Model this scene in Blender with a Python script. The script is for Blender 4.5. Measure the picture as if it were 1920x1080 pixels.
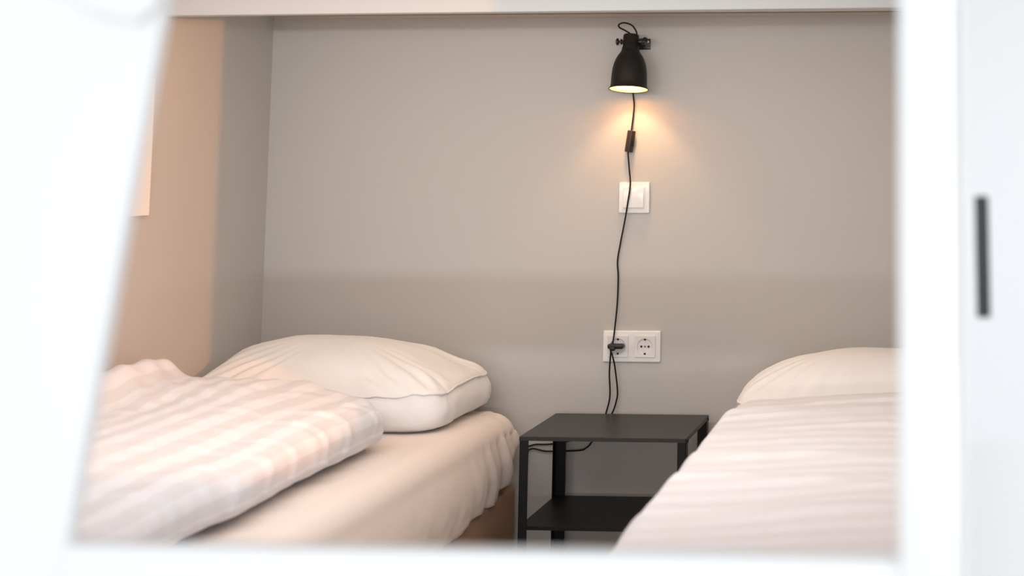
import bpy, bmesh, math, random
from mathutils import Vector, Matrix, noise
from math import sin, cos, pi, sqrt, radians as R

for o in list(bpy.data.objects):
    bpy.data.objects.remove(o)
S = bpy.context.scene
COL = S.collection

# ------------------------------------------------------------------ camera
cd = bpy.data.cameras.new('camera')
cam = bpy.data.objects.new('camera', cd); COL.objects.link(cam)
cam.location = (0, 0, 1.21)
cam.rotation_euler = (R(90 + 5.2807), 0, R(3.5405))
cd.sensor_width = 36
cd.lens = 36 * 2575 / 1920
cd.shift_x = -(1620 - 960) / 1920
cd.shift_y = (66 - 540) / 1920
cd.clip_start = 0.02
cd.dof.use_dof = True
cd.dof.focus_distance = 3.45
cd.dof.aperture_fstop = 2.5
S.camera = cam

# ------------------------------------------------------------------ light
w = bpy.data.worlds.new('world'); S.world = w; w.use_nodes = True
bg = w.node_tree.nodes['Background']
bg.inputs[0].default_value = (0.92, 0.95, 1.0, 1); bg.inputs[1].default_value = 0.85

def area(name, loc, target, sx, sy, power, col):
    l = bpy.data.lights.new(name, 'AREA'); l.shape = 'RECTANGLE'; l.size = sx; l.size_y = sy
    l.energy = power; l.color = col
    o = bpy.data.objects.new(name, l); COL.objects.link(o); o.location = loc
    o.rotation_euler = (Vector(target) - Vector(loc)).to_track_quat('-Z', 'Y').to_euler()
    return o
# unseen daylight strip added low behind the camera; throws the rail shadow band
area('daylight_strip', (0.7, -8.0, 1.0), (-0.5, 3.0, 0.93), 8.4, 0.15, 230, (0.93, 0.98, 1.0))
# unseen warm spot added right of the beds for the peach left wall
def spot(name, loc, target, power, col, ang, blend, rad):
    l = bpy.data.lights.new(name, 'SPOT'); l.energy = power; l.color = col
    l.spot_size = R(ang); l.spot_blend = blend; l.shadow_soft_size = rad
    o = bpy.data.objects.new(name, l); COL.objects.link(o); o.location = loc
    o.rotation_euler = (Vector(target) - Vector(loc)).to_track_quat('-Z', 'Y').to_euler()
    return o
spot('hidden_warm_spot', (0.95, 1.90, 1.45), (-1.82, 2.66, 1.38), 98, (1.0, 0.35, 0.06), 38, 0.15, 0.006)
# unseen fill added under the low ceiling: near-white, then warm for the pillow tops
area('niche_fill', (-0.85, 2.25, 1.50), (-0.85, 2.9, 0.2), 1.5, 0.15, 7.0, (1.0, 0.98, 0.96))
area('warm_pillow_fill', (-0.80, 3.0, 1.585), (-0.80, 3.0, 0.2), 1.8, 0.10, 1.8, (1.0, 0.66, 0.36))

S.view_settings.view_transform = 'Standard'
S.view_settings.look = 'None'
S.view_settings.gamma = 1.0
S.view_settings.use_curve_mapping = False
S.view_settings.exposure = 0.2

# ------------------------------------------------------------------ materials
def srgb(r, g, b):
    f = lambda c: (c / 255) / 12.92 if c / 255 <= 0.04045 else ((c / 255 + 0.055) / 1.055) ** 2.4
    return (f(r), f(g), f(b), 1)

def mat(name, col, rough=0.5, metal=0.0, bump=0.0, scale=200.0, var=0.0, vscale=6.0, spec=0.5, sheen=0.0, stretch=(1, 1, 1)):
    m = bpy.data.materials.new(name); m.use_nodes = True
    nt = m.node_tree; b = nt.nodes['Principled BSDF']
    b.inputs['Base Color'].default_value = col
    b.inputs['Roughness'].default_value = rough
    b.inputs['Metallic'].default_value = metal
    b.inputs['Specular IOR Level'].default_value = spec
    if sheen: b.inputs['Sheen Weight'].default_value = sheen
    tc = nt.nodes.new('ShaderNodeTexCoord')
    mp = nt.nodes.new('ShaderNodeMapping'); mp.inputs['Scale'].default_value = stretch
    nt.links.new(tc.outputs['Object'], mp.inputs[0])
    if var:
        n = nt.nodes.new('ShaderNodeTexNoise'); n.inputs['Scale'].default_value = vscale
        n.inputs['Detail'].default_value = 4
        nt.links.new(mp.outputs[0], n.inputs[0])
        mx = nt.nodes.new('ShaderNodeMix'); mx.data_type = 'RGBA'
        mx.inputs[6].default_value = tuple(c * (1 - var) for c in col[:3]) + (1,)
        mx.inputs[7].default_value = tuple(min(1, c * (1 + var)) for c in col[:3]) + (1,)
        nt.links.new(n.outputs[0], mx.inputs[0]); nt.links.new(mx.outputs[2], b.inputs['Base Color'])
    if bump:
        n = nt.nodes.new('ShaderNodeTexNoise'); n.inputs['Scale'].default_value = scale
        n.inputs['Detail'].default_value = 3
        nt.links.new(mp.outputs[0], n.inputs[0])
        bp = nt.nodes.new('ShaderNodeBump'); bp.inputs['Strength'].default_value = bump
        bp.inputs['Distance'].default_value = 0.002
        nt.links.new(n.outputs[0], bp.inputs['Height']); nt.links.new(bp.outputs[0], b.inputs['Normal'])
    return m

def stripe_mat(name, a, b_, period, bump=0.15):
    """white cotton satin with woven stripes running along the bed (object x alternates)"""
    m = mat(name, a, 0.75, bump=bump, scale=500, spec=0.25, sheen=0.1)
    nt = m.node_tree; b = nt.nodes['Principled BSDF']
    tc = nt.nodes.new('ShaderNodeTexCoord'); sp = nt.nodes.new('ShaderNodeSeparateXYZ')
    nt.links.new(tc.outputs['UV'], sp.inputs[0])
    mu = nt.nodes.new('ShaderNodeMath'); mu.operation = 'MULTIPLY'; mu.inputs[1].default_value = 2 * pi / period
    si = nt.nodes.new('ShaderNodeMath'); si.operation = 'SINE'
    mr = nt.nodes.new('ShaderNodeMapRange'); mr.inputs[1].default_value = -0.15; mr.inputs[2].default_value = 0.15
    nt.links.new(sp.outputs[0], mu.inputs[0]); nt.links.new(mu.outputs[0], si.inputs[0]); nt.links.new(si.outputs[0], mr.inputs[0])
    mx = nt.nodes.new('ShaderNodeMix'); mx.data_type = 'RGBA'
    mx.inputs[6].default_value = a; mx.inputs[7].default_value = b_
    nt.links.new(mr.outputs[0], mx.inputs[0]); nt.links.new(mx.outputs[2], b.inputs['Base Color'])
    r2 = nt.nodes.new('ShaderNodeMapRange'); r2.inputs[3].default_value = 0.8; r2.inputs[4].default_value = 0.5
    nt.links.new(mr.outputs[0], r2.inputs[0]); nt.links.new(r2.outputs[0], b.inputs['Roughness'])
    return m

M_WALL = mat('wall_paint', srgb(191, 188, 185), 0.55, bump=0.05, scale=300, var=0.015, vscale=3)
M_WHITEWALL = mat('white_wall_paint', srgb(236, 234, 230), 0.7, bump=0.1, scale=200)
M_CEIL = mat('ceiling_paint', srgb(238, 234, 226), 0.7, bump=0.05, scale=200)
M_BEAM = mat('beam_paint', srgb(200, 202, 202), 0.6, bump=0.05, scale=200)
M_TRIM = mat('trim_paint', srgb(196, 184, 172), 0.5)
M_FLOOR = mat('floor_laminate', srgb(212, 206, 198), 0.45, var=0.15, vscale=10, stretch=(8, 0.6, 1))
M_FRAME = mat('white_lacquer', srgb(243, 244, 244), 0.35, bump=0.03, scale=60)
M_DOOR = mat('white_laminate', srgb(246, 247, 249), 0.4)
M_SLOT = mat('dark_anodised_recess', srgb(14, 22, 30), 0.4, 0.0)
M_BLACK = mat('black_powder_coat', srgb(15, 15, 16), 0.45, bump=0.12, scale=900, spec=0.28)
M_BLACKTOP = mat('black_powder_coat_top', srgb(31, 30, 30), 0.4, bump=0.1, scale=900, spec=0.5)
M_CORD = mat('black_rubber', srgb(14, 12, 11), 0.6, spec=0.3)
M_SHADE = mat('graphite_metal', srgb(20, 18, 17), 0.5, 0.0, bump=0.05, scale=500, spec=0.35)
M_LINING = mat('ivory_enamel', srgb(226, 194, 142), 0.4)
M_BLACKP = mat('black_plastic', srgb(24, 23, 23), 0.35)
M_SWITCHP = mat('dark_brown_plastic', srgb(52, 42, 34), 0.4)
M_SCREW = mat('bright_screw', srgb(238, 238, 236), 0.4, 0.1)
M_PLAST = mat('white_plastic', srgb(238, 236, 236), 0.18)
M_PLAST2 = mat('white_socket_plastic', srgb(228, 227, 228), 0.25)
M_HOLE = mat('dark_hole', srgb(20, 20, 20), 0.6)
M_STEEL = mat('earth_contact_steel', srgb(120, 115, 108), 0.3, 0.8)
M_SHEET = mat('fitted_sheet_jersey', srgb(238, 226, 219), 0.85, bump=0.2, scale=700, spec=0.15, sheen=0.15)
M_BASE = mat('brown_boxspring_fabric', srgb(165, 136, 115), 0.9, bump=0.4, scale=600, var=0.08, vscale=300, spec=0.1)
M_PILLOW = mat('white_cotton', srgb(242, 240, 240), 0.8, bump=0.12, scale=600, spec=0.2, sheen=0.1)
M_DUVET = stripe_mat('striped_white_satin', srgb(232, 233, 239), srgb(223, 223, 228), 0.066)
M_DUVET2 = stripe_mat('striped_white_satin_fine', srgb(237, 236, 241), srgb(233, 231, 234), 0.066)
M_PAPER = mat('white_board', srgb(240, 236, 232), 0.6)
M_FOOT = mat('foot_plastic', srgb(25, 25, 25), 0.6)
M_BULB = bpy.data.materials.new('glowing_bulb'); M_BULB.use_nodes = True
_b = M_BULB.node_tree.nodes['Principled BSDF']
_b.inputs['Emission Color'].default_value = (1, 0.88, 0.62, 1); _b.inputs['Emission Strength'].default_value = 4.5
_b.inputs['Base Color'].default_value = (1, 0.95, 0.85, 1)

# ------------------------------------------------------------------ helpers
def obj(name, bm, m, parent=None, smooth=True, angle=40):
    me = bpy.data.meshes.new(name)
    bmesh.ops.recalc_face_normals(bm, faces=bm.faces)
    bm.to_mesh(me); bm.free()
    me.materials.append(m)
    if smooth:
        for p in me.polygons: p.use_smooth = True
        try: me.set_sharp_from_angle(angle=R(angle))
        except Exception: pass
    o = bpy.data.objects.new(name, me); COL.objects.link(o)
    if parent: o.parent = parent
    return o

def recentre(root_loc, o):
    o.data.transform(Matrix.Translation(-Vector(root_loc)))

def thing(name, label, cat, loc=(0, 0, 0), group=None):
    o = bpy.data.objects.new(name, None); COL.objects.link(o)
    o.empty_display_size = 0.1
    o.location = loc; o['label'] = label; o['category'] = cat
    if group: o['group'] = group
    return o

def part(name, bm, m, root, **k):
    """bm is in world coordinates; root is a thing at its base (or a part of one)"""
    top = root
    while top.parent: top = top.parent
    o = obj(name, bm, m, root, **k)
    recentre(top.location, o)
    return o

def structure(name, bm, m, **k):
    o = obj(name, bm, m, **k); o['kind'] = 'structure'; return o

def add_box(bm, lo, hi, bev=0.0, seg=2):
    lo, hi = Vector(lo), Vector(hi)
    r = bmesh.ops.create_cube(bm, size=1)
    vs = r['verts']
    for v in vs:
        v.co = Vector(((lo[i] + hi[i]) / 2 + v.co[i] * (hi[i] - lo[i])) for i in range(3))
    if bev:
        es = {e for v in vs for e in v.link_edges}
        bmesh.ops.bevel(bm, geom=list(es), offset=bev, segments=seg, affect='EDGES', profile=0.5)
    return bm
def box(lo, hi, bev=0.0, seg=2): return add_box(bmesh.new(), lo, hi, bev, seg)

def add_lathe(bm, prof, org=(0, 0, 0), axis=(0, 0, 1), n=48, close=False):
    q = Vector((0, 0, 1)).rotation_difference(Vector(axis).normalized())
    rings = []
    for r, z in prof:
        if r < 1e-6:
            rings.append([bm.verts.new(Vector(org) + q @ Vector((0, 0, z)))])
        else:
            rings.append([bm.verts.new(Vector(org) + q @ Vector((r * cos(2 * pi * i / n), r * sin(2 * pi * i / n), z))) for i in range(n)])
    pairs = list(zip(rings, rings[1:]))
    if close: pairs.append((rings[-1], rings[0]))
    for a, b in pairs:
        for i in range(n):
            j = (i + 1) % n
            vs = [a[i % len(a)], a[j % len(a)], b[j % len(b)], b[i % len(b)]]
            u = []
            for v in vs:
                if v not in u: u.append(v)
            if len(u) > 2:
                try: bm.faces.new(u)
                except ValueError: pass
    return bm
def lathe(prof, org=(0, 0, 0), axis=(0, 0, 1), n=48, close=False): return add_lathe(bmesh.new(), prof, org, axis, n, close)

def catmull(pts, k=8, closed=False):
    P = [Vector(p) for p in pts]; n = len(P); out = []
    rng = range(n) if closed else range(n - 1)
    g = (lambda i: P[i % n]) if closed else (lambda i: P[max(0, min(n - 1, i))])
    for i in rng:
        a, b, c, d = g(i - 1), g(i), g(i + 1), g(i + 2)
        for s in range(k):
            t = s / k
            out.append(0.5 * ((2 * b) + (c - a) * t + (2 * a - 5 * b + 4 * c - d) * t * t + (3 * b - a - 3 * c + d) * t ** 3))
    if not closed: out.append(P[-1])
    return out

def add_tube(bm, pts, r, n=10, closed=False, k=8, smooth=True):
    P = catmull(pts, k, closed) if smooth else [Vector(p) for p in pts]
    rings = []; up = Vector((0.13, 0.9, 0.31)).normalized()
    N = len(P)
    for i, p in enumerate(P):
        t = (P[(i + 1) % N] - P[i - 1]) if closed else (P[min(i + 1, N - 1)] - P[max(i - 1, 0)])
        t.normalize()
        a = (up - t * up.dot(t)).normalized(); up = a; b = t.cross(a)
        rings.append([bm.verts.new(p + (a * cos(2 * pi * j / n) + b * sin(2 * pi * j / n)) * r) for j in range(n)])
    for i in range(N if closed else N - 1):
        A, B = rings[i], rings[(i + 1) % N]
        for j in range(n):
            bm.faces.new((A[j], A[(j + 1) % n], B[(j + 1) % n], B[j]))
    if not closed:
        bm.faces.new(rings[0]); bm.faces.new(rings[-1][::-1])
    return bm
def tube(pts, r, **k): return add_tube(bmesh.new(), pts, r, **k)

def prism(outline, y0, y1):
    """outline = [(x, z)] extruded along y"""
    bm = bmesh.new()
    a = [bm.verts.new((x, y0, z)) for x, z in outline]; b = [bm.verts.new((x, y1, z)) for x, z in outline]
    bm.faces.new(a); bm.faces.new(b[::-1])
    for i in range(len(a)):
        j = (i + 1) % len(a); bm.faces.new((a[i], b[i], b[j], a[j]))
    return bm

def bevel_all(bm, off, seg=3):
    bmesh.ops.bevel(bm, geom=list(bm.edges), offset=off, segments=seg, affect='EDGES', profile=0.5)
    return bm

def ss(a, b, x):
    t = max(0.0, min(1.0, (x - a) / (b - a))); return t * t * (3 - 2 * t)
def ns(x, y, z=0.0, f=1.0, seed=0.0): return noise.noise(Vector((x * f + seed, y * f - seed * 0.7, z * f + seed * 1.3)))
def gauss(d, s): return math.exp(-d * d / (2 * s * s))

# ------------------------------------------------------------------ room shell
XL, XR, YB, ZC = -1.82, 1.15, 3.586, 1.605
structure('floor', box((XL - 0.1, -3, -0.1), (XR + 0.1, YB + 0.1, 0)), M_FLOOR, smooth=False)
structure('wall_back', box((XL - 0.1, YB, 0), (XR + 0.1, YB + 0.1, 1.70)), M_WALL, smooth=False)
bm = box((XL - 0.1, 1.02, 0), (XL, YB, 1.70)); structure('wall_left', bm, M_WALL, smooth=False)
structure('wall_right_blocker', box((0.25, 2.262, 0), (0.31, YB, 1.70)), M_WALL, smooth=False)  # unseen wall stub added; its front edge cuts off the warm spot
structure('ceiling', box((XL, 1.06, ZC), (XR, YB, 1.70)), M_CEIL, smooth=False)
# thin cover strip where the ceiling meets the back wall and the side wall
structure('trim_1', box((XL, YB - 0.004, ZC - 0.010), (XR, YB, ZC - 0.002), 0.001), M_TRIM, smooth=False)
structure('trim_2', prism([(XL, 1.5305), (0.25, 1.539), (0.25, ZC), (XL, ZC)], 2.90, 2.93), M_BEAM, smooth=False)
structure('baseboard_back', box((XL, YB - 0.012, 0), (XR, YB, 0.06), 0.003), M_TRIM, smooth=False)

# ------------------------------------------------------------------ foreground white frame
def frame_thing():
    t = thing('bunk_frame', 'white bunk frame with a slanting left board, framing the whole view out of focus', 'bunk frame', (-0.4, 0.98, 0))
    k = 0.137
    def edge(z): return -0.640 + (z - 0.931) * k
    z0, z1 = 0.0, 1.605
    bm = prism([(edge(z0) - 0.30, z0), (edge(z0), z0), (edge(z1), z1), (edge(z1) - 0.30, z1)], 0.985, 1.001)
    bevel_all(bm, 0.004); part('slanted_board', bm, M_FRAME, t)
    part('post', box((-0.036, 0.975, 0.0), (0.010, 1.098, ZC), 0.004, 3), M_FRAME, t)
    bm = prism([(XL + 0.002, 0.782), (-0.034, 0.782), (-0.034, 0.933), (XL + 0.002, 0.933)], 0.988, 1.008)
    bevel_all(bm, 0.003); part('lower_rail', bm, M_FRAME, t)
    bm = prism([(XL + 0.002, 1.51), (-0.034, 1.51), (-0.034, 1.598), (XL + 0.002, 1.598)], 0.988, 1.008)
    bevel_all(bm, 0.003); part('upper_rail', bm, M_FRAME, t)
    # shallow bracket board across the top of the slanted board
    bm = prism([(-0.80, 1.42), (-0.665, 1.342), (-0.640, 1.322), (-0.60, 1.312), (-0.585, 1.325), (-0.565, 1.47), (-0.80, 1.47)], 0.974, 0.9852)
    bevel_all(bm, 0.003); part('corner_bracket', bm, M_FRAME, t)
    return t
frame_thing()

# ------------------------------------------------------------------ white cupboard on the right, with a slot handle
def cupboard():
    t = thing('cupboard', 'tall white cupboard at the right with a narrow dark vertical slot handle', 'cupboard', (0.3, 1.55, 0))
    x0, x1, y0, y1, z1 = 0.016, 0.62, 1.42, 1.70, 1.60
    part('body', box((x0, y0 + 0.019, 0.0), (x1, y1, z1), 0.002), M_DOOR, t)
    sx0, sx1, sz0, sz1 = 0.0255, 0.0397, 1.0525, 1.1755
    bm = bmesh.new()
    xs = [x0, sx0, sx1, x1]; zs = [0.03, sz0, sz1, z1 - 0.003]
    V = {}
    for yi, y in enumerate((y0, y0 + 0.018)):
        for i, x in enumerate(xs):
            for j, z in enumerate(zs):
                xx = x + (0.0015 if (i in (1, 2) and j == 1) else 0)
                V[yi, i, j] = bm.verts.new((xx, y, z))
    for i in range(3):
        for j in range(3):
            if i == 1 and j == 1: continue
            for yi in (0, 1):
                bm.faces.new((V[yi, i, j], V[yi, i + 1, j], V[yi, i + 1, j + 1], V[yi, i, j + 1]))
    for i in range(3):
        for j in (0, 3): bm.faces.new((V[0, i, j], V[0, i + 1, j], V[1, i + 1, j], V[1, i, j]))
        for j in (0, 3): bm.faces.new((V[0, j, i], V[0, j, i + 1], V[1, j, i + 1], V[1, j, i]))
    for a, b in (((1, 1), (2, 1)), ((1, 2), (2, 2)), ((1, 1), (1, 2)), ((2, 1), (2, 2))):
        bm.faces.new((V[0, a[0], a[1]], V[0, b[0], b[1]], V[1, b[0], b[1]], V[1, a[0], a[1]]))
    d = part('door', bm, M_DOOR, t, smooth=False)
    bm = box((sx0 + 0.0004, y0 + 0.004, sz0 + 0.0004), (sx1 + 0.001, y0 + 0.0178, sz1 - 0.0004))
    h = part('slot_handle', bm, M_SLOT, d, smooth=False); h['label'] = 'dark vertical slot handle'
cupboard()

# ------------------------------------------------------------------ beds
def outline(x0, x1, y0, y1, r, n=14, k=40):
    """rounded rectangle, points spaced along the sides"""
    P = []
    c = [(x1 - r, y0 + r, -pi / 2), (x1 - r, y1 - r, 0), (x0 + r, y1 - r, pi / 2), (x0 + r, y0 + r, pi)]
    for q in range(4):
        cx, cy, a0 = c[q]
        arc = [(cx + r * cos(a0 + pi / 2 * i / n), cy + r * sin(a0 + pi / 2 * i / n)) for i in range(n + 1)]
        P += arc
        nx, ny, a1 = c[(q + 1) % 4]
        e = (nx + r * cos(a1), ny + r * sin(a1)); s = arc[-1]
        L = math.hypot(e[0] - s[0], e[1] - s[1]); m = max(2, int(L / 0.012))
        P += [(s[0] + (e[0] - s[0]) * i / m, s[1] + (e[1] - s[1]) * i / m) for i in range(1, m)]
    return P

def mattress_bm(x0, x1, y0, y1, zb, zt, fold_side):
    P = outline(x0, x1, y0, y1, 0.075)
    cx, cy = (x0 + x1) / 2, (y0 + y1) / 2
    rt = 0.055
    rows = []
    # (inset, z fraction) from hem upward then over the rounded edge and in
    prof = [(0.020, -0.004, 1), (0.012, -0.002, 1)] + [(0.006 - 0.012 * sin(pi * t), t, 1) for t in [i / 14 for i in range(15)]]
    N = len(P); bm = bmesh.new()
    corner = Vector((x1, y1)) if fold_side > 0 else Vector((x0, y1))
    for inset, t, _ in prof:
        ring = []
        for i, (x, y) in enumerate(P):
            a = Vector(P[i - 1]); b = Vector(P[(i + 1) % N]); tn = (b - a).normalized(); nr = Vector((tn.y, -tn.x))
            d = (Vector((x, y)) - corner).length
            lift = 0.085 * gauss(Vector((x - corner.x, y - (corner.y - 0.02))).length, 0.07) + 0.012 * ns(x, y, 0, 5, 3) + 0.006 * ns(x, y, 0, 22, 9)
            hem = zb + lift
            z = hem + (zt - rt - hem) * max(t, 0) + (t if t < 0 else 0)
            tt = max(t, 0)
            # gathered folds fanning out of the back corner and slighter ones along the side
            f = 0.0
            env = gauss(d - 0.05, 0.16) * (0.25 + 0.75 * ss(0.03, 0.12, d))
            f += env * (1 - tt * 0.75) * 0.013 * sin((y + (x if fold_side > 0 else -x)) * 62 + tt * 3.2 * (1 if d > 0.05 else -1))
            f += env * 0.006 * sin(y * 120 + x * 60 + tt * 5)
            f += 0.006 * (1 - tt) * ns(x, y, z * 0.5, 9, 5) + 0.003 * ns(x, y, z, 30, 2) * (1 - tt)
            f += 0.010 * ns(x, y, 0, 3.0, 7) * (1 - tt)
            p = Vector((x, y)) + nr * (-inset + f)
            ring.append(bm.verts.new((max(p.x, XL + 0.003), min(p.y, YB - 0.006), z)))
        rows.append(ring)
    for ia in range(1, 9):
        a = pi / 2 * ia / 8
        ring = []
        for i, (x, y) in enumerate(P):
            A = Vector(P[i - 1]); B = Vector(P[(i + 1) % N]); tn = (B - A).normalized(); nr = Vector((tn.y, -tn.x))
            p = Vector((x, y)) - nr * (0.006 + rt * (1 - cos(a)))
            d = (Vector((x, y)) - corner).length
            z = zt - rt + rt * sin(a) - 0.012 * gauss(d, 0.10) + 0.002 * gauss(d, 0.15) * sin((x + y) * 90)
            ring.append(bm.verts.new((p.x, p.y, z)))
        rows.append(ring)
    ins0 = 0.006 + rt
    for s in (0.96, 0.9, 0.8, 0.65, 0.45, 0.2):
        ring = []
        for v in rows[-1 if s == 0.96 else -1]:
            pass
        base = rows[16 + 8]
        for v in base:
            x = cx + (v.co.x - cx) * s; y = cy + (v.co.y - cy) * s
            ring.append(bm.verts.new((x, y, zt + 0.002 * ns(x, y, 0, 8, 1) + (v.co.z - zt) * max(0, (s - 0.8) * 5))))
        rows.append(ring)
    for a, b in zip(rows, rows[1:]):
        for i in range(N):
            bm.faces.new((a[i], a[(i + 1) % N], b[(i + 1) % N], b[i]))
    c = bm.verts.new((cx, cy, zt)); a = rows[-1]
    for i in range(N): bm.faces.new((a[i], a[(i + 1) % N], c))
    bm.faces.new(rows[0][::-1])
    return bm

def bed(label, x0, x1, y0, y1, zt, side):
    t = thing('single_bed', label, 'bed', ((x0 + x1) / 2, (y0 + y1) / 2, 0), 'single beds side by side')
    part('base', box((x0 + 0.014, y0 + 0.02, 0.07), (x1 - 0.014, y1 - 0.02, 0.385), 0.012, 3), M_BASE, t)
    part('fitted_sheet', mattress_bm(x0, x1, y0, y1, 0.385, zt, side), M_SHEET, t, angle=80)
    for x in (x0 + 0.08, x1 - 0.08):
        for y in (y0 + 0.12, y1 - 0.12):
            part('leg', lathe([(0, 0), (0.02, 0), (0.026, 0.072), (0, 0.072)], (x, y, 0), n=20), M_FOOT, t)
    return t
ZM = 0.585
bed('single bed on the left with cream fitted sheet and brown fabric base', -1.812, -1.098, 1.62, 3.565, ZM, 1)
bed('single bed on the right of the black side table, mostly under its white duvet', -0.498, 0.19, 1.75, 3.565, ZM, -1)

# ------------------------------------------------------------------ pillows
def pillow(label, cx, cy, a, b, z0, seam, dome, peak, ex, seed, wr, front_bulge=0.02, corner_pull=0.05, dexp=2.4, group='pillows on the single beds'):
    NA = 220
    def out(th, s=1.0):
        c, s_ = cos(th), sin(th)
        x = math.copysign(abs(c) ** (2 / ex), c); y = math.copysign(abs(s_) ** (2 / ex), s_)
        # corners pointed, sides a touch concave
        k = 1 + corner_pull * abs(x * y) ** 3
        return x * k, y * k
    def hem(x, y): return seam + wr * 0.5 * ns(x, y, 0, 3.5, seed) + 0.004 * ns(x, y, 0, 14, seed)
    def top(x, y, r):
        px, py = peak
        dpeak = gauss(math.hypot((x - px) * 0.8, (y - py)), 0.75)
        h = dome * (0.35 + 0.65 * dpeak) * (1 - r ** dexp) ** 0.6 if r < 1 else 0
        w_ = wr * (0.35 + r) * ns(x, y, 0, 2.4, seed) * min(1, (1 - r) * 4)
        # short radial pleats running in from the seam
        th = math.atan2(y, x)
        pl = wr * 0.8 * (r ** 5) * (1 - r) * 5 * sin(th * 37 + 3 * ns(x, y, 0, 2, seed))
        return h + w_ + pl
    bm = bmesh.new(); rows = []
    thv = [2 * pi * (i + 0.5) / NA for i in range(NA)]
    def row(r, kind):
        ring = []
        for th in thv:
            x, y = out(th)
            if kind == 'top':
                zz = z0 + seam + (hem(x, y) - seam) * r ** 3 + top(x * r, y * r, r); X, Y = x * r, y * r
                ring.append(bm.verts.new((cx + a * X, cy + b * Y, zz)))
            else:
                t = r  # 0 seam .. 1 foot of the side
                h = hem(x, y)
                bl = front_bulge * sin(pi * min(1, t * 0.9 + 0.05)) + 0.35 * wr * ns(x * 2, y * 2, t, 3, seed + 4)
                ins = 0.035 * max(0, (t - 0.75) / 0.25) ** 2 + 0.006 * (t > 0)
                L = math.hypot(x, y)
                X = cx + a * x + (bl - ins) * x / L; Y = cy + b * y + (bl - ins) * y / L
                ring.append(bm.verts.new((X, Y, z0 + h * (1 - t))))
        return ring
    rs = [0.04, 0.12, 0.22, 0.32, 0.42, 0.52, 0.6, 0.68, 0.75, 0.81, 0.86, 0.9, 0.93, 0.955, 0.975, 0.988, 0.996, 1.0]
    for r in rs: rows.append(row(r, 'top'))
    for t in (0.06, 0.15, 0.27, 0.4, 0.55, 0.7, 0.82, 0.9, 0.96, 1.0): rows.append(row(t, 'side'))
    for A, B in zip(rows, rows[1:]):
        for i in range(NA): bm.faces.new((A[i], A[(i + 1) % NA], B[(i + 1) % NA], B[i]))
    bm.faces.new(rows[-1][::-1])
    c = bm.verts.new((cx, cy, z0 + seam + top(0, 0, 0)))
    for i in range(NA): bm.faces.new((rows[0][i], rows[0][(i + 1) % NA], c))
    for v in bm.verts:
        v.co.y = min(v.co.y, YB - 0.010); v.co.x = max(v.co.x, XL + 0.008)
    seamrow = [v.co.copy() for v in rows[len(rs) - 1]]
    t = thing('pillow', label, 'pillow', (cx, cy, z0), group)
    cs = part('pillowcase', bm, M_PILLOW, t, angle=180)
    part('seam_piping', tube(seamrow, 0.0028, n=6, closed=True, smooth=False), M_PILLOW, t, angle=180)
    return t
pillow('plump white pillow on the left bed, pushed against the wall behind the folded duvet', -1.492, 3.352, 0.312, 0.205, ZM + 0.001, 0.088, 0.112, (-0.3, 0.1), 6.0, 2.0, 0.016)
pillow('white pillow on the right bed half covered by the duvet', -0.175, 3.375, 0.325, 0.185, ZM + 0.001, 0.068, 0.108, (0.0, 0.0), 5.0, 8.0, 0.010, front_bulge=0.010, dexp=3.6)

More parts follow.
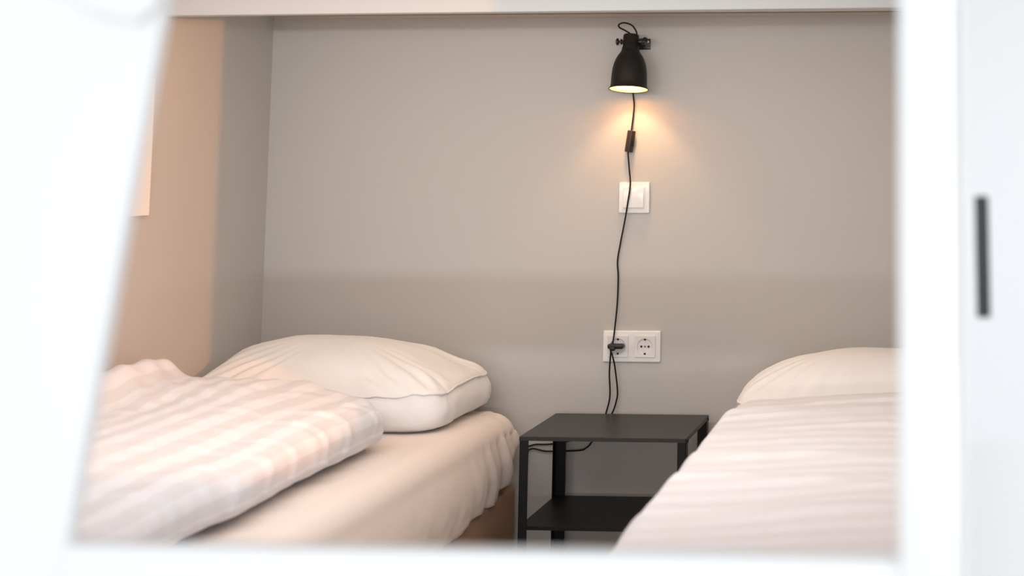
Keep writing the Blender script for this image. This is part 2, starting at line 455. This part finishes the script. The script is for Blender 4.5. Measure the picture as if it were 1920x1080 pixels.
# ------------------------------------------------------------------ duvets
def duvet(label, x0, x1, y0, y1, z0, thick, zfn, ofn, m, rim=0.42, ew=0.085, seed=0.0, disp=None, du=0.010, along=True):
    def axis(a, b):
        A = [a + ew * (1 - sin(pi / 2 * (1 - i / 16))) for i in range(16)]
        n = int((b - a - 2 * ew) / du)
        Mid = [a + ew + (b - a - 2 * ew) * i / n for i in range(n + 1)]
        B = [b - ew * (1 - sin(pi / 2 * (1 - i / 16))) for i in range(16)][::-1]
        A[0] = a; B[-1] = b
        out_ = sorted(set(A + Mid + B))
        return out_
    xs, ys = axis(x0, x1), axis(y0, y1)
    def ed(v, a, b):
        e = 0
        if v < a + ew: e = (a + ew - v) / ew
        if v > b - ew: e = (v - (b - ew)) / ew
        return max(0, 1 - min(1, e) ** 2.4) ** 0.42
    bm = bmesh.new(); top = {}; bot = {}
    nx, ny = len(xs), len(ys)
    uvs = {}
    for i, x in enumerate(xs):
        for j, y in enumerate(ys):
            p = ed(x, x0, x1) * ed(y, y0, y1)
            tk = thick(x, y)
            zm = z0 + rim * tk + zfn(x, y)
            dx, dy = ofn(x, y)
            border = i in (0, nx - 1) or j in (0, ny - 1)
            v = bm.verts.new((x + dx, y + dy, zm + (1 - rim) * tk * p)); top[i, j] = v
            s = x + (1 if x > (x0 + x1) / 2 else -1) * (1 - ed(x, x0, x1)) * tk * 0.5
            uvs[v] = s
            if border: bot[i, j] = v
            else:
                v2 = bm.verts.new((x + dx, y + dy, zm - rim * tk * p)); bot[i, j] = v2
                uvs[v2] = s + (1 if x > (x0 + x1) / 2 else -1) * (1 - ed(x, x0, x1)) * tk * 0.4
    for i in range(nx - 1):
        for j in range(ny - 1):
            for D, f in ((top, 1), (bot, -1)):
                q = [D[i, j], D[i + 1, j], D[i + 1, j + 1], D[i, j + 1]]
                try: bm.faces.new(q[::f])
                except ValueError: pass
    bmesh.ops.recalc_face_normals(bm, faces=bm.faces); bm.normal_update()
    if top[nx // 2, ny // 2].normal.z < 0:
        bmesh.ops.reverse_faces(bm, faces=bm.faces); bm.normal_update()
    if disp:
        mv = [(v, v.normal * disp(v.co, v.normal)) for v in bm.verts if v.normal.z > -0.5]
        for v, d in mv: v.co += d
    for v in bm.verts:
        v.co.x = max(v.co.x, XL + 0.006)
    lay = bm.loops.layers.uv.new('weave')
    for f in bm.faces:
        for l in f.loops: l[lay].uv = (uvs[l.vert], l.vert.co.y) if along else (l.vert.co.y, uvs[l.vert])
    t = obj('duvet', bm, m, angle=180)
    c = Vector(((x0 + x1) / 2, (y0 + y1) / 2, z0)); t.data.transform(Matrix.Translation(-c)); t.location = c
    t['label'] = label; t['category'] = 'duvet'; t['group'] = 'duvets on the single beds'
    return t

def thickL(x, y):
    wall = ss(-1.67, -1.80, x)
    back = ss(2.3, 2.95, y)
    return 0.100 + 0.062 * wall * back + 0.032 * ss(-1.26, -1.5, x) + 0.012 * ns(x, y, 0, 3.0, 1) + 0.014 * gauss(y - 2.9, 0.10) * ss(-1.3, -1.5, x)
def offL(x, y):
    e = ss(-1.5, -1.23, x)
    dx = e * (0.022 * ns(0, y, 0, 3.5, 4) + 0.008 * ns(0, y, 0, 14, 4)) - e * 0.011 * (y - 2.6) - 0.035 * ss(-1.34, -1.22, x) * ss(2.97, 3.065, y)
    k = ss(2.7, 3.05, y)
    dy = k * (0.030 * ns(x, 0, 0, 3, 6) + 0.010 * ns(x, 0, 0, 12, 6)) - 0.045 * ss(2.9, 3.06, y) * ss(-1.32, -1.22, x)
    return dx, dy
def dispL(p, n):
    d = 0.0
    side = ss(-1.36, -1.26, p.x)
    # tucks crossing the right edge like ribs
    for yy, am, w_ in ((2.90, 0.006, 0.012), (2.76, 0.009, 0.010), (2.66, 0.009, 0.010), (2.53, 0.006, 0.012), (2.42, 0.008, 0.012), (2.30, 0.006, 0.012), (2.12, 0.008, 0.015)):
        w_ *= 0.45; am *= 0.7
        c = yy + 0.03 * sin((p.z - 0.62) * 20) + (p.x + 1.26) * 0.4
        d += side * am * gauss(p.y - c, w_) - side * am * 0.4 * gauss(p.y - c + 0.014, 0.009)
    d += 0.007 * ns(p.x, p.y * 0.45, p.z, 11, 2) + 0.003 * ns(p.x, p.y, p.z, 26, 8)
    # creases near the wall, raking across the bulge
    w = ss(-1.42, -1.60, p.x) * ss(2.4, 2.8, p.y)
    d += w * 0.0032 * sin((p.x * 0.9 + p.y) * 70 + 6 * ns(p.x, p.y, 0, 4, 3))
    # soft ripples along the back edge
    d += ss(2.75, 2.95, p.y) * 0.0022 * sin(p.x * 75 + 4 * ns(p.x, p.y, 0, 6, 3))
    return d
duvet('white striped duvet folded in half on the left bed', -1.800, -1.222, 1.66, 3.065, ZM + 0.008, thickL, lambda x, y: 0.0, offL, M_DUVET, disp=dispL, ew=0.075)

def thickR(x, y): return 0.098 + 0.008 * ns(x, y, 0, 2.5, 11) + 0.022 * ss(-0.48, -0.1, x)
def zR(x, y): return -5.2 * max(0.0, -0.475 - x) ** 2 * (1 - 0.4 * ss(2.9, 3.2, y))
def offR(x, y):
    e = ss(-0.40, -0.56, x); k = ss(2.8, 3.2, y)
    return (e * (0.010 * ns(0, y, 0, 3, 14) + 0.055 + 0.030 * ss(3.0, 3.2, y)) , k * 0.03 * ns(x, 0, 0, 3, 16) - 0.03 * k * gauss(x + 0.15, 0.15))
def dispR(p, n):
    d = -0.003 + 0.005 * ns(p.x * 0.6, p.y, p.z, 6, 12) + 0.002 * ns(p.x, p.y, p.z, 22, 12)
    # long shallow creases crossing the cover
    for yy, sl, am, w_ in ((2.96, 0.18, 0.007, 0.012), (2.86, 0.10, 0.006, 0.016), (2.70, 0.16, 0.005, 0.02), (2.42, -0.2, 0.007, 0.03), (2.22, -0.35, 0.009, 0.03), (2.05, -0.15, 0.006, 0.025)):
        d += 0.55 * am * (0.35 + 0.65 * ss(-0.56, -0.40, p.x)) * gauss(p.y - (yy + sl * (p.x + 0.2) + 0.02 * ns(p.x, 0, 0, 5, yy)), w_ * 0.7) * (1.5 + 1.4 * ns(p.x, yy, 0, 3, 2))
    return d
duvet('white duvet spread over the right bed, spilling over its left edge', -0.570, 0.205, 1.78, 3.175, ZM + 0.008, thickR, zR, offR, M_DUVET2, disp=dispR, rim=0.36, ew=0.10, along=False)

# ------------------------------------------------------------------ black side table
def side_table():
    x0, x1, y0, y1 = -1.014, -0.617, 3.250, 3.552
    t = thing('side_table', 'black metal side table with an open lower shelf between the two beds', 'side table', ((x0 + x1) / 2, (y0 + y1) / 2, 0))
    top = 0.567
    def shelf(zt, name, m, lip, inset=0.0):
        bm = bmesh.new()
        a, b, c, d = x0 + inset, x1 - inset, y0 + inset, y1 - inset
        add_box(bm, (a, c, zt - 0.003), (b, d, zt), 0.0012)
        add_box(bm, (a, c, zt - lip), (b, c + 0.0015, zt - 0.002))
        add_box(bm, (a, d - 0.0015, zt - lip), (b, d, zt - 0.002))
        add_box(bm, (a, c, zt - lip), (a + 0.0015, d, zt - 0.002))
        add_box(bm, (b - 0.0015, c, zt - lip), (b, d, zt - 0.002))
        return part(name, bm, m, t, smooth=False)
    shelf(top, 'table_top', M_BLACKTOP, 0.010)
    shelf(0.362, 'shelf', M_BLACK, 0.010, 0.003)
    shelf(0.080, 'shelf', M_BLACK, 0.010, 0.003)
    for sx, xx in ((1, x0 + 0.0005), (-1, x1 - 0.0005)):
        for sy, yy in ((1, y0 + 0.0015), (-1, y1 - 0.0015)):
            bm = bmesh.new()
            wd, th = (0.021 if sy > 0 else 0.028), 0.002
            add_box(bm, (min(xx, xx + sx * wd), min(yy, yy + sy * th), 0.006), (max(xx, xx + sx * wd), max(yy, yy + sy * th), top - 0.004), 0.0006, 1)
            add_box(bm, (min(xx, xx + sx * th), min(yy, yy + sy * 0.024), 0.006), (max(xx, xx + sx * th), max(yy, yy + sy * 0.024), top - 0.004), 0.0006, 1)
            leg = part('leg', bm, M_BLACK, t, smooth=False)
            part('foot', box((min(xx, xx + sx * 0.024) , min(yy, yy + sy * 0.024), 0), (max(xx, xx + sx * 0.024), max(yy, yy + sy * 0.024), 0.008), 0.002), M_FOOT, leg)
    for x in (x0, x1):
        s = -1 if x == x0 else 1
        for z in (top - 0.008, 0.356, 0.075):
            for y in (y0 + 0.014, y1 - 0.014):
                part('bolt', lathe([(0, 0), (0.0045, 0), (0.0035, 0.0018), (0, 0.0024)], (x + s * 0.0004, y, z), (s, 0, 0), n=12), M_BLACK, t)
side_table()

# ------------------------------------------------------------------ wall switch and sockets
YW = YB
def rsq(cx, cz, w, h, r, n=6):
    P = []
    for q, (sx, sz) in enumerate(((1, -1), (1, 1), (-1, 1), (-1, -1))):
        a0 = -pi / 2 + q * pi / 2
        for i in range(n + 1):
            a = a0 + pi / 2 * i / n
            P.append((cx + sx * (w / 2 - r) + r * cos(a), cz + sz * (h / 2 - r) + r * sin(a)))
    return P
def plate(cx, cz, w, h, r, depth, y=YW, chamfer=0.003, recess=None):
    """plate standing proud of the wall with chamfered rim; recess = list of (cx,cz,w,h,r) openings are laid as separate inserts"""
    bm = bmesh.new(); rows = []
    for ins, d in ((0, 0), (0, depth - chamfer), (chamfer * 0.3, depth - chamfer * 0.3), (chamfer, depth)):
        rows.append([bm.verts.new((x, y - d, z)) for x, z in rsq(cx, cz, w - 2 * ins, h - 2 * ins, max(r - ins, 0.0008))])
    N = len(rows[0])
    for a, b in zip(rows, rows[1:]):
        for i in range(N): bm.faces.new((a[i], a[(i + 1) % N], b[(i + 1) % N], b[i]))
    bm.faces.new(rows[0][::-1]); bm.faces.new(rows[-1])
    return bm
def framed(cx, cz, w, h, depth, holes):
    """frame plate with square openings, as a ring of strips"""
    bm = plate(cx, cz, w, h, 0.003, depth)
    return bm

def light_switch():
    cx, cz = -0.825, 1.1175
    t = thing('light_switch', 'square white light switch on the wall below the lamp', 'light switch', (cx, YW, cz))
    part('frame', plate(cx, cz, 0.081, 0.081, 0.003, 0.009), M_PLAST, t, angle=30)
    f2 = part('inner_frame', plate(cx, cz, 0.057, 0.057, 0.0025, 0.0115, chamfer=0.001), M_PLAST, t, angle=30)
    # rocker tilted: its lower edge stands out
    bm = plate(cx - 0.0005, cz + 0.0005, 0.0535, 0.0535, 0.002, 0.0135, chamfer=0.0012)
    for v in bm.verts:
        if v.co.y < YW - 0.005: v.co.y -= 0.0035 * (cz + 0.027 - v.co.z) / 0.054
    part('rocker', bm, M_PLAST, t, angle=30)
light_switch()

def socket_outlet():
    cx, cz = -0.8255, 0.734
    t = thing('double_socket', 'white double power socket on the wall above the black side table', 'socket', (cx, YW, cz))
    part('frame', plate(cx, cz, 0.151, 0.080, 0.003, 0.009), M_PLAST, t, angle=30)
    for sx in (-0.0355, 0.0355):
        x = cx + sx
        # insert: square collar with a round well, 45 mm across, sunk 13 mm into a raised insert
        bm = bmesh.new(); n = 48; yf = YW - 0.0125; hw = 0.0275
        sq = []; 
        for i in range(n):
            a = 2 * pi * i / n; c, s = cos(a), sin(a); k = hw / max(abs(c), abs(s)); sq.append((x + c * k, cz + s * k))
        r0 = [bm.verts.new((p, YW - 0.0085, q)) for p, q in sq]
        r1 = [bm.verts.new((x + (p - x) * 0.98, yf, cz + (q - cz) * 0.98)) for p, q in sq]
        def ring(r, y): return [bm.verts.new((x + r * cos(2 * pi * i / n), y, cz + r * sin(2 * pi * i / n))) for i in range(n)]
        r2 = ring(0.0205, yf); r3 = ring(0.0198, yf + 0.001)
        for A, B in ((r0, r1), (r1, r2), (r2, r3)):
            for i in range(n): bm.faces.new((A[i], A[(i + 1) % n], B[(i + 1) % n], B[i]))
        ins = part('insert', bm, M_PLAST2, t, angle=30)
        bm = bmesh.new(); r3 = ring(0.0200, yf + 0.0006); r4 = ring(0.0193, yf + 0.0033)
        for i in range(n): bm.faces.new((r3[i], r3[(i + 1) % n], r4[(i + 1) % n], r4[i]))
        bm.faces.new(r4)
        part('well', bm, M_PLAST2, ins, angle=30)
        for hx in (-0.0095, 0.0095):
            part('hole', lathe([(0, 0), (0.0029, 0), (0.0029, 0.0006), (0, 0.0006)], (x + hx, yf + 0.0031, cz), (0, -1, 0), n=20), M_HOLE, ins, smooth=False)
        part('cover_screw', lathe([(0, 0), (0.0024, 0), (0.002, 0.0008), (0, 0.0008)], (x, yf + 0.0032, cz), (0, -1, 0), n=16), M_STEEL, ins)
        for s in (1, -1):
            bm = bmesh.new()
            add_box(bm, (x - 0.0024, yf - 0.0002, cz + s * 0.0185 - 0.0024), (x + 0.0024, yf + 0.003, cz + s * 0.0185 + 0.0024), 0.0006)
            part('earth_clip', bm, M_HOLE, ins, smooth=False)
socket_outlet()

# ------------------------------------------------------------------ wall lamp
def lamp():
    t = thing('wall_lamp', 'black bell-shaped metal wall lamp, switched on, high on the back wall', 'lamp', (-0.826, 3.50, 1.40))
    tilt = R(8)
    ax = Vector((0.0, sin(tilt), cos(tilt))).normalized()      # from mouth upward; the mouth turns a little to the room
    org = Vector((-0.826, 3.502, 1.3975))
    H = 0.114
    prof = [(0.0505, 0.000), (0.0488, 0.004), (0.0468, 0.008), (0.0462, 0.020), (0.0455, 0.036), (0.0440, 0.052), (0.0412, 0.066), (0.0370, 0.078), (0.0318, 0.088), (0.0268, 0.095), (0.0235, 0.101), (0.0222, 0.108)]
    bm = bmesh.new()
    outer = prof; inner = [(r - 0.0012, z + 0.0002) for r, z in prof][::-1]
    add_lathe(bm, outer + inner, org, ax, n=64, close=True)
    part('lamp_shade', bm, M_SHADE, t, angle=60)
    lin = [(r - 0.0017, z + 0.0008) for r, z in prof] + [(0.0, 0.1075)]
    l = part('shade_lining', lathe(lin, org, ax, n=64), M_LINING, t, angle=60); l['label'] = 'pale inner side of the shade'
    part('rim', tube([org + (Vector((0, 0, 1)).rotation_difference(ax) @ Vector((0.0505 * cos(a), 0.0505 * sin(a), 0))) for a in [2 * pi * i / 48 for i in range(48)]], 0.0014, n=8, closed=True, smooth=False), M_SHADE, t)
    cap = part('socket_cap', lathe([(0, 0.106), (0.0215, 0.106), (0.0222, 0.110), (0.0205, 0.113), (0.0205, 0.140), (0.0190, 0.1445), (0.008, 0.146), (0, 0.146)], org, ax, n=40), M_SHADE, t, angle=50)
    bulb = lathe([(0, 0.060), (0.010, 0.0612), (0.0165, 0.066), (0.018, 0.074), (0.016, 0.083), (0.012, 0.092), (0.012, 0.104), (0, 0.104)], org, ax, n=32)
    part('bulb', bulb, M_BULB, t)
    # knobs either side of the cap
    cz = org + ax * 0.126
    part('tilt_knob', lathe([(0, 0.0195), (0.004, 0.0195), (0.004, 0.023), (0.0075, 0.0235), (0.0075, 0.027), (0.0035, 0.028), (0.0035, 0.032), (0.009, 0.033), (0.0095, 0.0365), (0.0075, 0.0385), (0, 0.0385)], cz, (-1, 0, 0), n=20), M_BLACKP, t)
    bm = lathe([(0, 0.0195), (0.005, 0.0195), (0.005, 0.024), (0.0085, 0.0245), (0.0085, 0.031), (0.006, 0.032), (0.006, 0.038), (0, 0.038)], cz, (1, 0, 0), n=20)
    part('swivel_joint', bm, M_BLACKP, t)
    # arm to the wall and wall plate with its screw
    a0 = cz + Vector((0.031, 0.004, 0)); bm = bmesh.new()
    add_tube(bm, [a0, a0 + Vector((0.003, 0.03, -0.004)), Vector((a0.x + 0.002, YW - 0.004, 1.520))], 0.0048, n=12)
    add_lathe(bm, [(0, -0.004), (0.0075, -0.004), (0.009, 0), (0.0075, 0.006), (0, 0.007)], (a0.x + 0.003, a0.y + 0.004, a0.z + 0.004), (0.5, -1, 0.3), n=6)
    part('arm', bm, M_BLACKP, t)
    pl = part('wall_plate', box((-0.828, YW - 0.004, 1.5065), (-0.7885, YW, 1.5355), 0.0012), M_BLACKP, t)
    part('screw', lathe([(0, 0), (0.0040, 0), (0.0037, 0.0014), (0.0013, 0.0024), (0, 0.0019)], (-0.7955, YW - 0.0042, 1.5270), (0, -1, 0), n=20), M_SCREW, pl)
    return t, org, ax
LT, LO, LA = lamp()
pl = bpy.data.lights.new('bulb_light', 'POINT'); pl.energy = 2.4; pl.color = (1.0, 0.68, 0.36); pl.shadow_soft_size = 0.012
po = bpy.data.objects.new('bulb_light', pl); COL.objects.link(po)
po.location = LO + LA * 0.056

# ------------------------------------------------------------------ cords
RC = 0.0021
bm = tube([(-0.8110, 3.520, 1.536), (-0.8121, 3.520, 1.5478), (-0.8207, 3.516, 1.5626), (-0.8334, 3.514, 1.5696), (-0.8489, 3.518, 1.5715), (-0.8605, 3.526, 1.5675), (-0.8600, 3.534, 1.5610), (-0.8458, 3.545, 1.553),
           (-0.8330, 3.560, 1.540), (-0.8300, 3.574, 1.500), (-0.8310, 3.578, 1.44), (-0.8320, 3.578, 1.395), (-0.8285, 3.578, 1.3556), (-0.8334, 3.577, 1.3023), (-0.8345, 3.575, 1.288)], RC)
part('cord', bm, M_CORD, LT, angle=180)
bm = tube([(-0.8402, 3.573, 1.242), (-0.8408, 3.570, 1.2337), (-0.8359, 3.566, 1.1905), (-0.8325, 3.5655, 1.1531), (-0.8387, 3.5665, 1.1046), (-0.8471, 3.571, 1.0559), (-0.8589, 3.578, 1.0006),
           (-0.8666, 3.580, 0.9523), (-0.8640, 3.580, 0.9111), (-0.8650, 3.578, 0.8425), (-0.8692, 3.570, 0.7742), (-0.8714, 3.560, 0.740), (-0.8720, 3.548, 0.732)], RC)
part('cord', bm, M_CORD, LT, angle=180)
# in-line switch on the cord
def inline_switch():
    bm = bmesh.new(); add_box(bm, (-0.0092, -0.0075, -0.0285), (0.0092, 0.0075, 0.0285), 0.0022, 3)
    Mx = Matrix.Translation((-0.8370, 3.5755, 1.2645)) @ Matrix.Rotation(R(8), 4, 'Y') @ Matrix.Rotation(R(-38), 4, 'Z')
    bm.transform(Mx); s = part('cord_switch', bm, M_SWITCHP, LT)
    bm = bmesh.new(); add_box(bm, (0.0085, -0.004, -0.012), (0.0115, 0.004, 0.006), 0.001, 2)
    for v in bm.verts:
        if v.co.x > 0.010 and v.co.z < -0.004: v.co.x += 0.0022
    bm.transform(Mx); part('rocker', bm, M_BLACKP, s)
inline_switch()
# flat plug in the left socket
bm = bmesh.new()
add_box(bm, (-0.8835, 3.551, 0.7300), (-0.8420, 3.5742, 0.7425), 0.0045, 3)
add_box(bm, (-0.8770, 3.546, 0.7255), (-0.8620, 3.558, 0.7370), 0.004, 3)
part('plug', bm, M_BLACKP, LT)
bm = tube([(-0.8720, 3.548, 0.731), (-0.8745, 3.552, 0.708), (-0.8792, 3.564, 0.6658), (-0.8783, 3.570, 0.6116), (-0.8847, 3.572, 0.5778), (-0.896, 3.573, 0.545), (-0.915, 3.573, 0.512), (-0.9280, 3.574, 0.4870), (-0.9400, 3.574, 0.4755), (-0.9560, 3.574, 0.4695),
           (-1.0133, 3.576, 0.4663), (-1.0483, 3.577, 0.4658), (-1.0850, 3.577, 0.4705), (-1.0950, 3.578, 0.440), (-1.0955, 3.578, 0.25), (-1.08, 3.568, 0.075)], RC)
o = obj('power_cord', bm, M_CORD, angle=180)
o['label'] = 'black cord hanging from the left socket and looping low behind the side table'; o['category'] = 'cord'; o['group'] = 'cords behind the side table'
bm = tube([(-0.8700, 3.546, 0.7225), (-0.8655, 3.552, 0.700), (-0.8640, 3.562, 0.6794), (-0.8590, 3.570, 0.6253), (-0.8613, 3.572, 0.5983), (-0.8733, 3.573, 0.5631), (-0.900, 3.574, 0.525), (-0.935, 3.579, 0.503),
           (-0.9700, 3.579, 0.4950), (-1.0352, 3.580, 0.4831), (-1.0850, 3.581, 0.4790), (-1.1050, 3.580, 0.450), (-1.106, 3.578, 0.25), (-1.10, 3.568, 0.075)], RC)
o = obj('power_cord', bm, M_CORD, angle=180)
o['label'] = 'black cord from the left socket running just under the top of the side table'; o['category'] = 'cord'; o['group'] = 'cords behind the side table'

# ------------------------------------------------------------------ board on the left wall, mostly behind the slanted board
t = thing('wall_board', 'white board corner showing on the left wall beside the slanted white board', 'board', (XL, 2.85, 1.25))
part('panel', box((XL, 2.68, 1.090), (XL + 0.010, 3.030, 1.40), 0.001), M_PAPER, t, smooth=False)
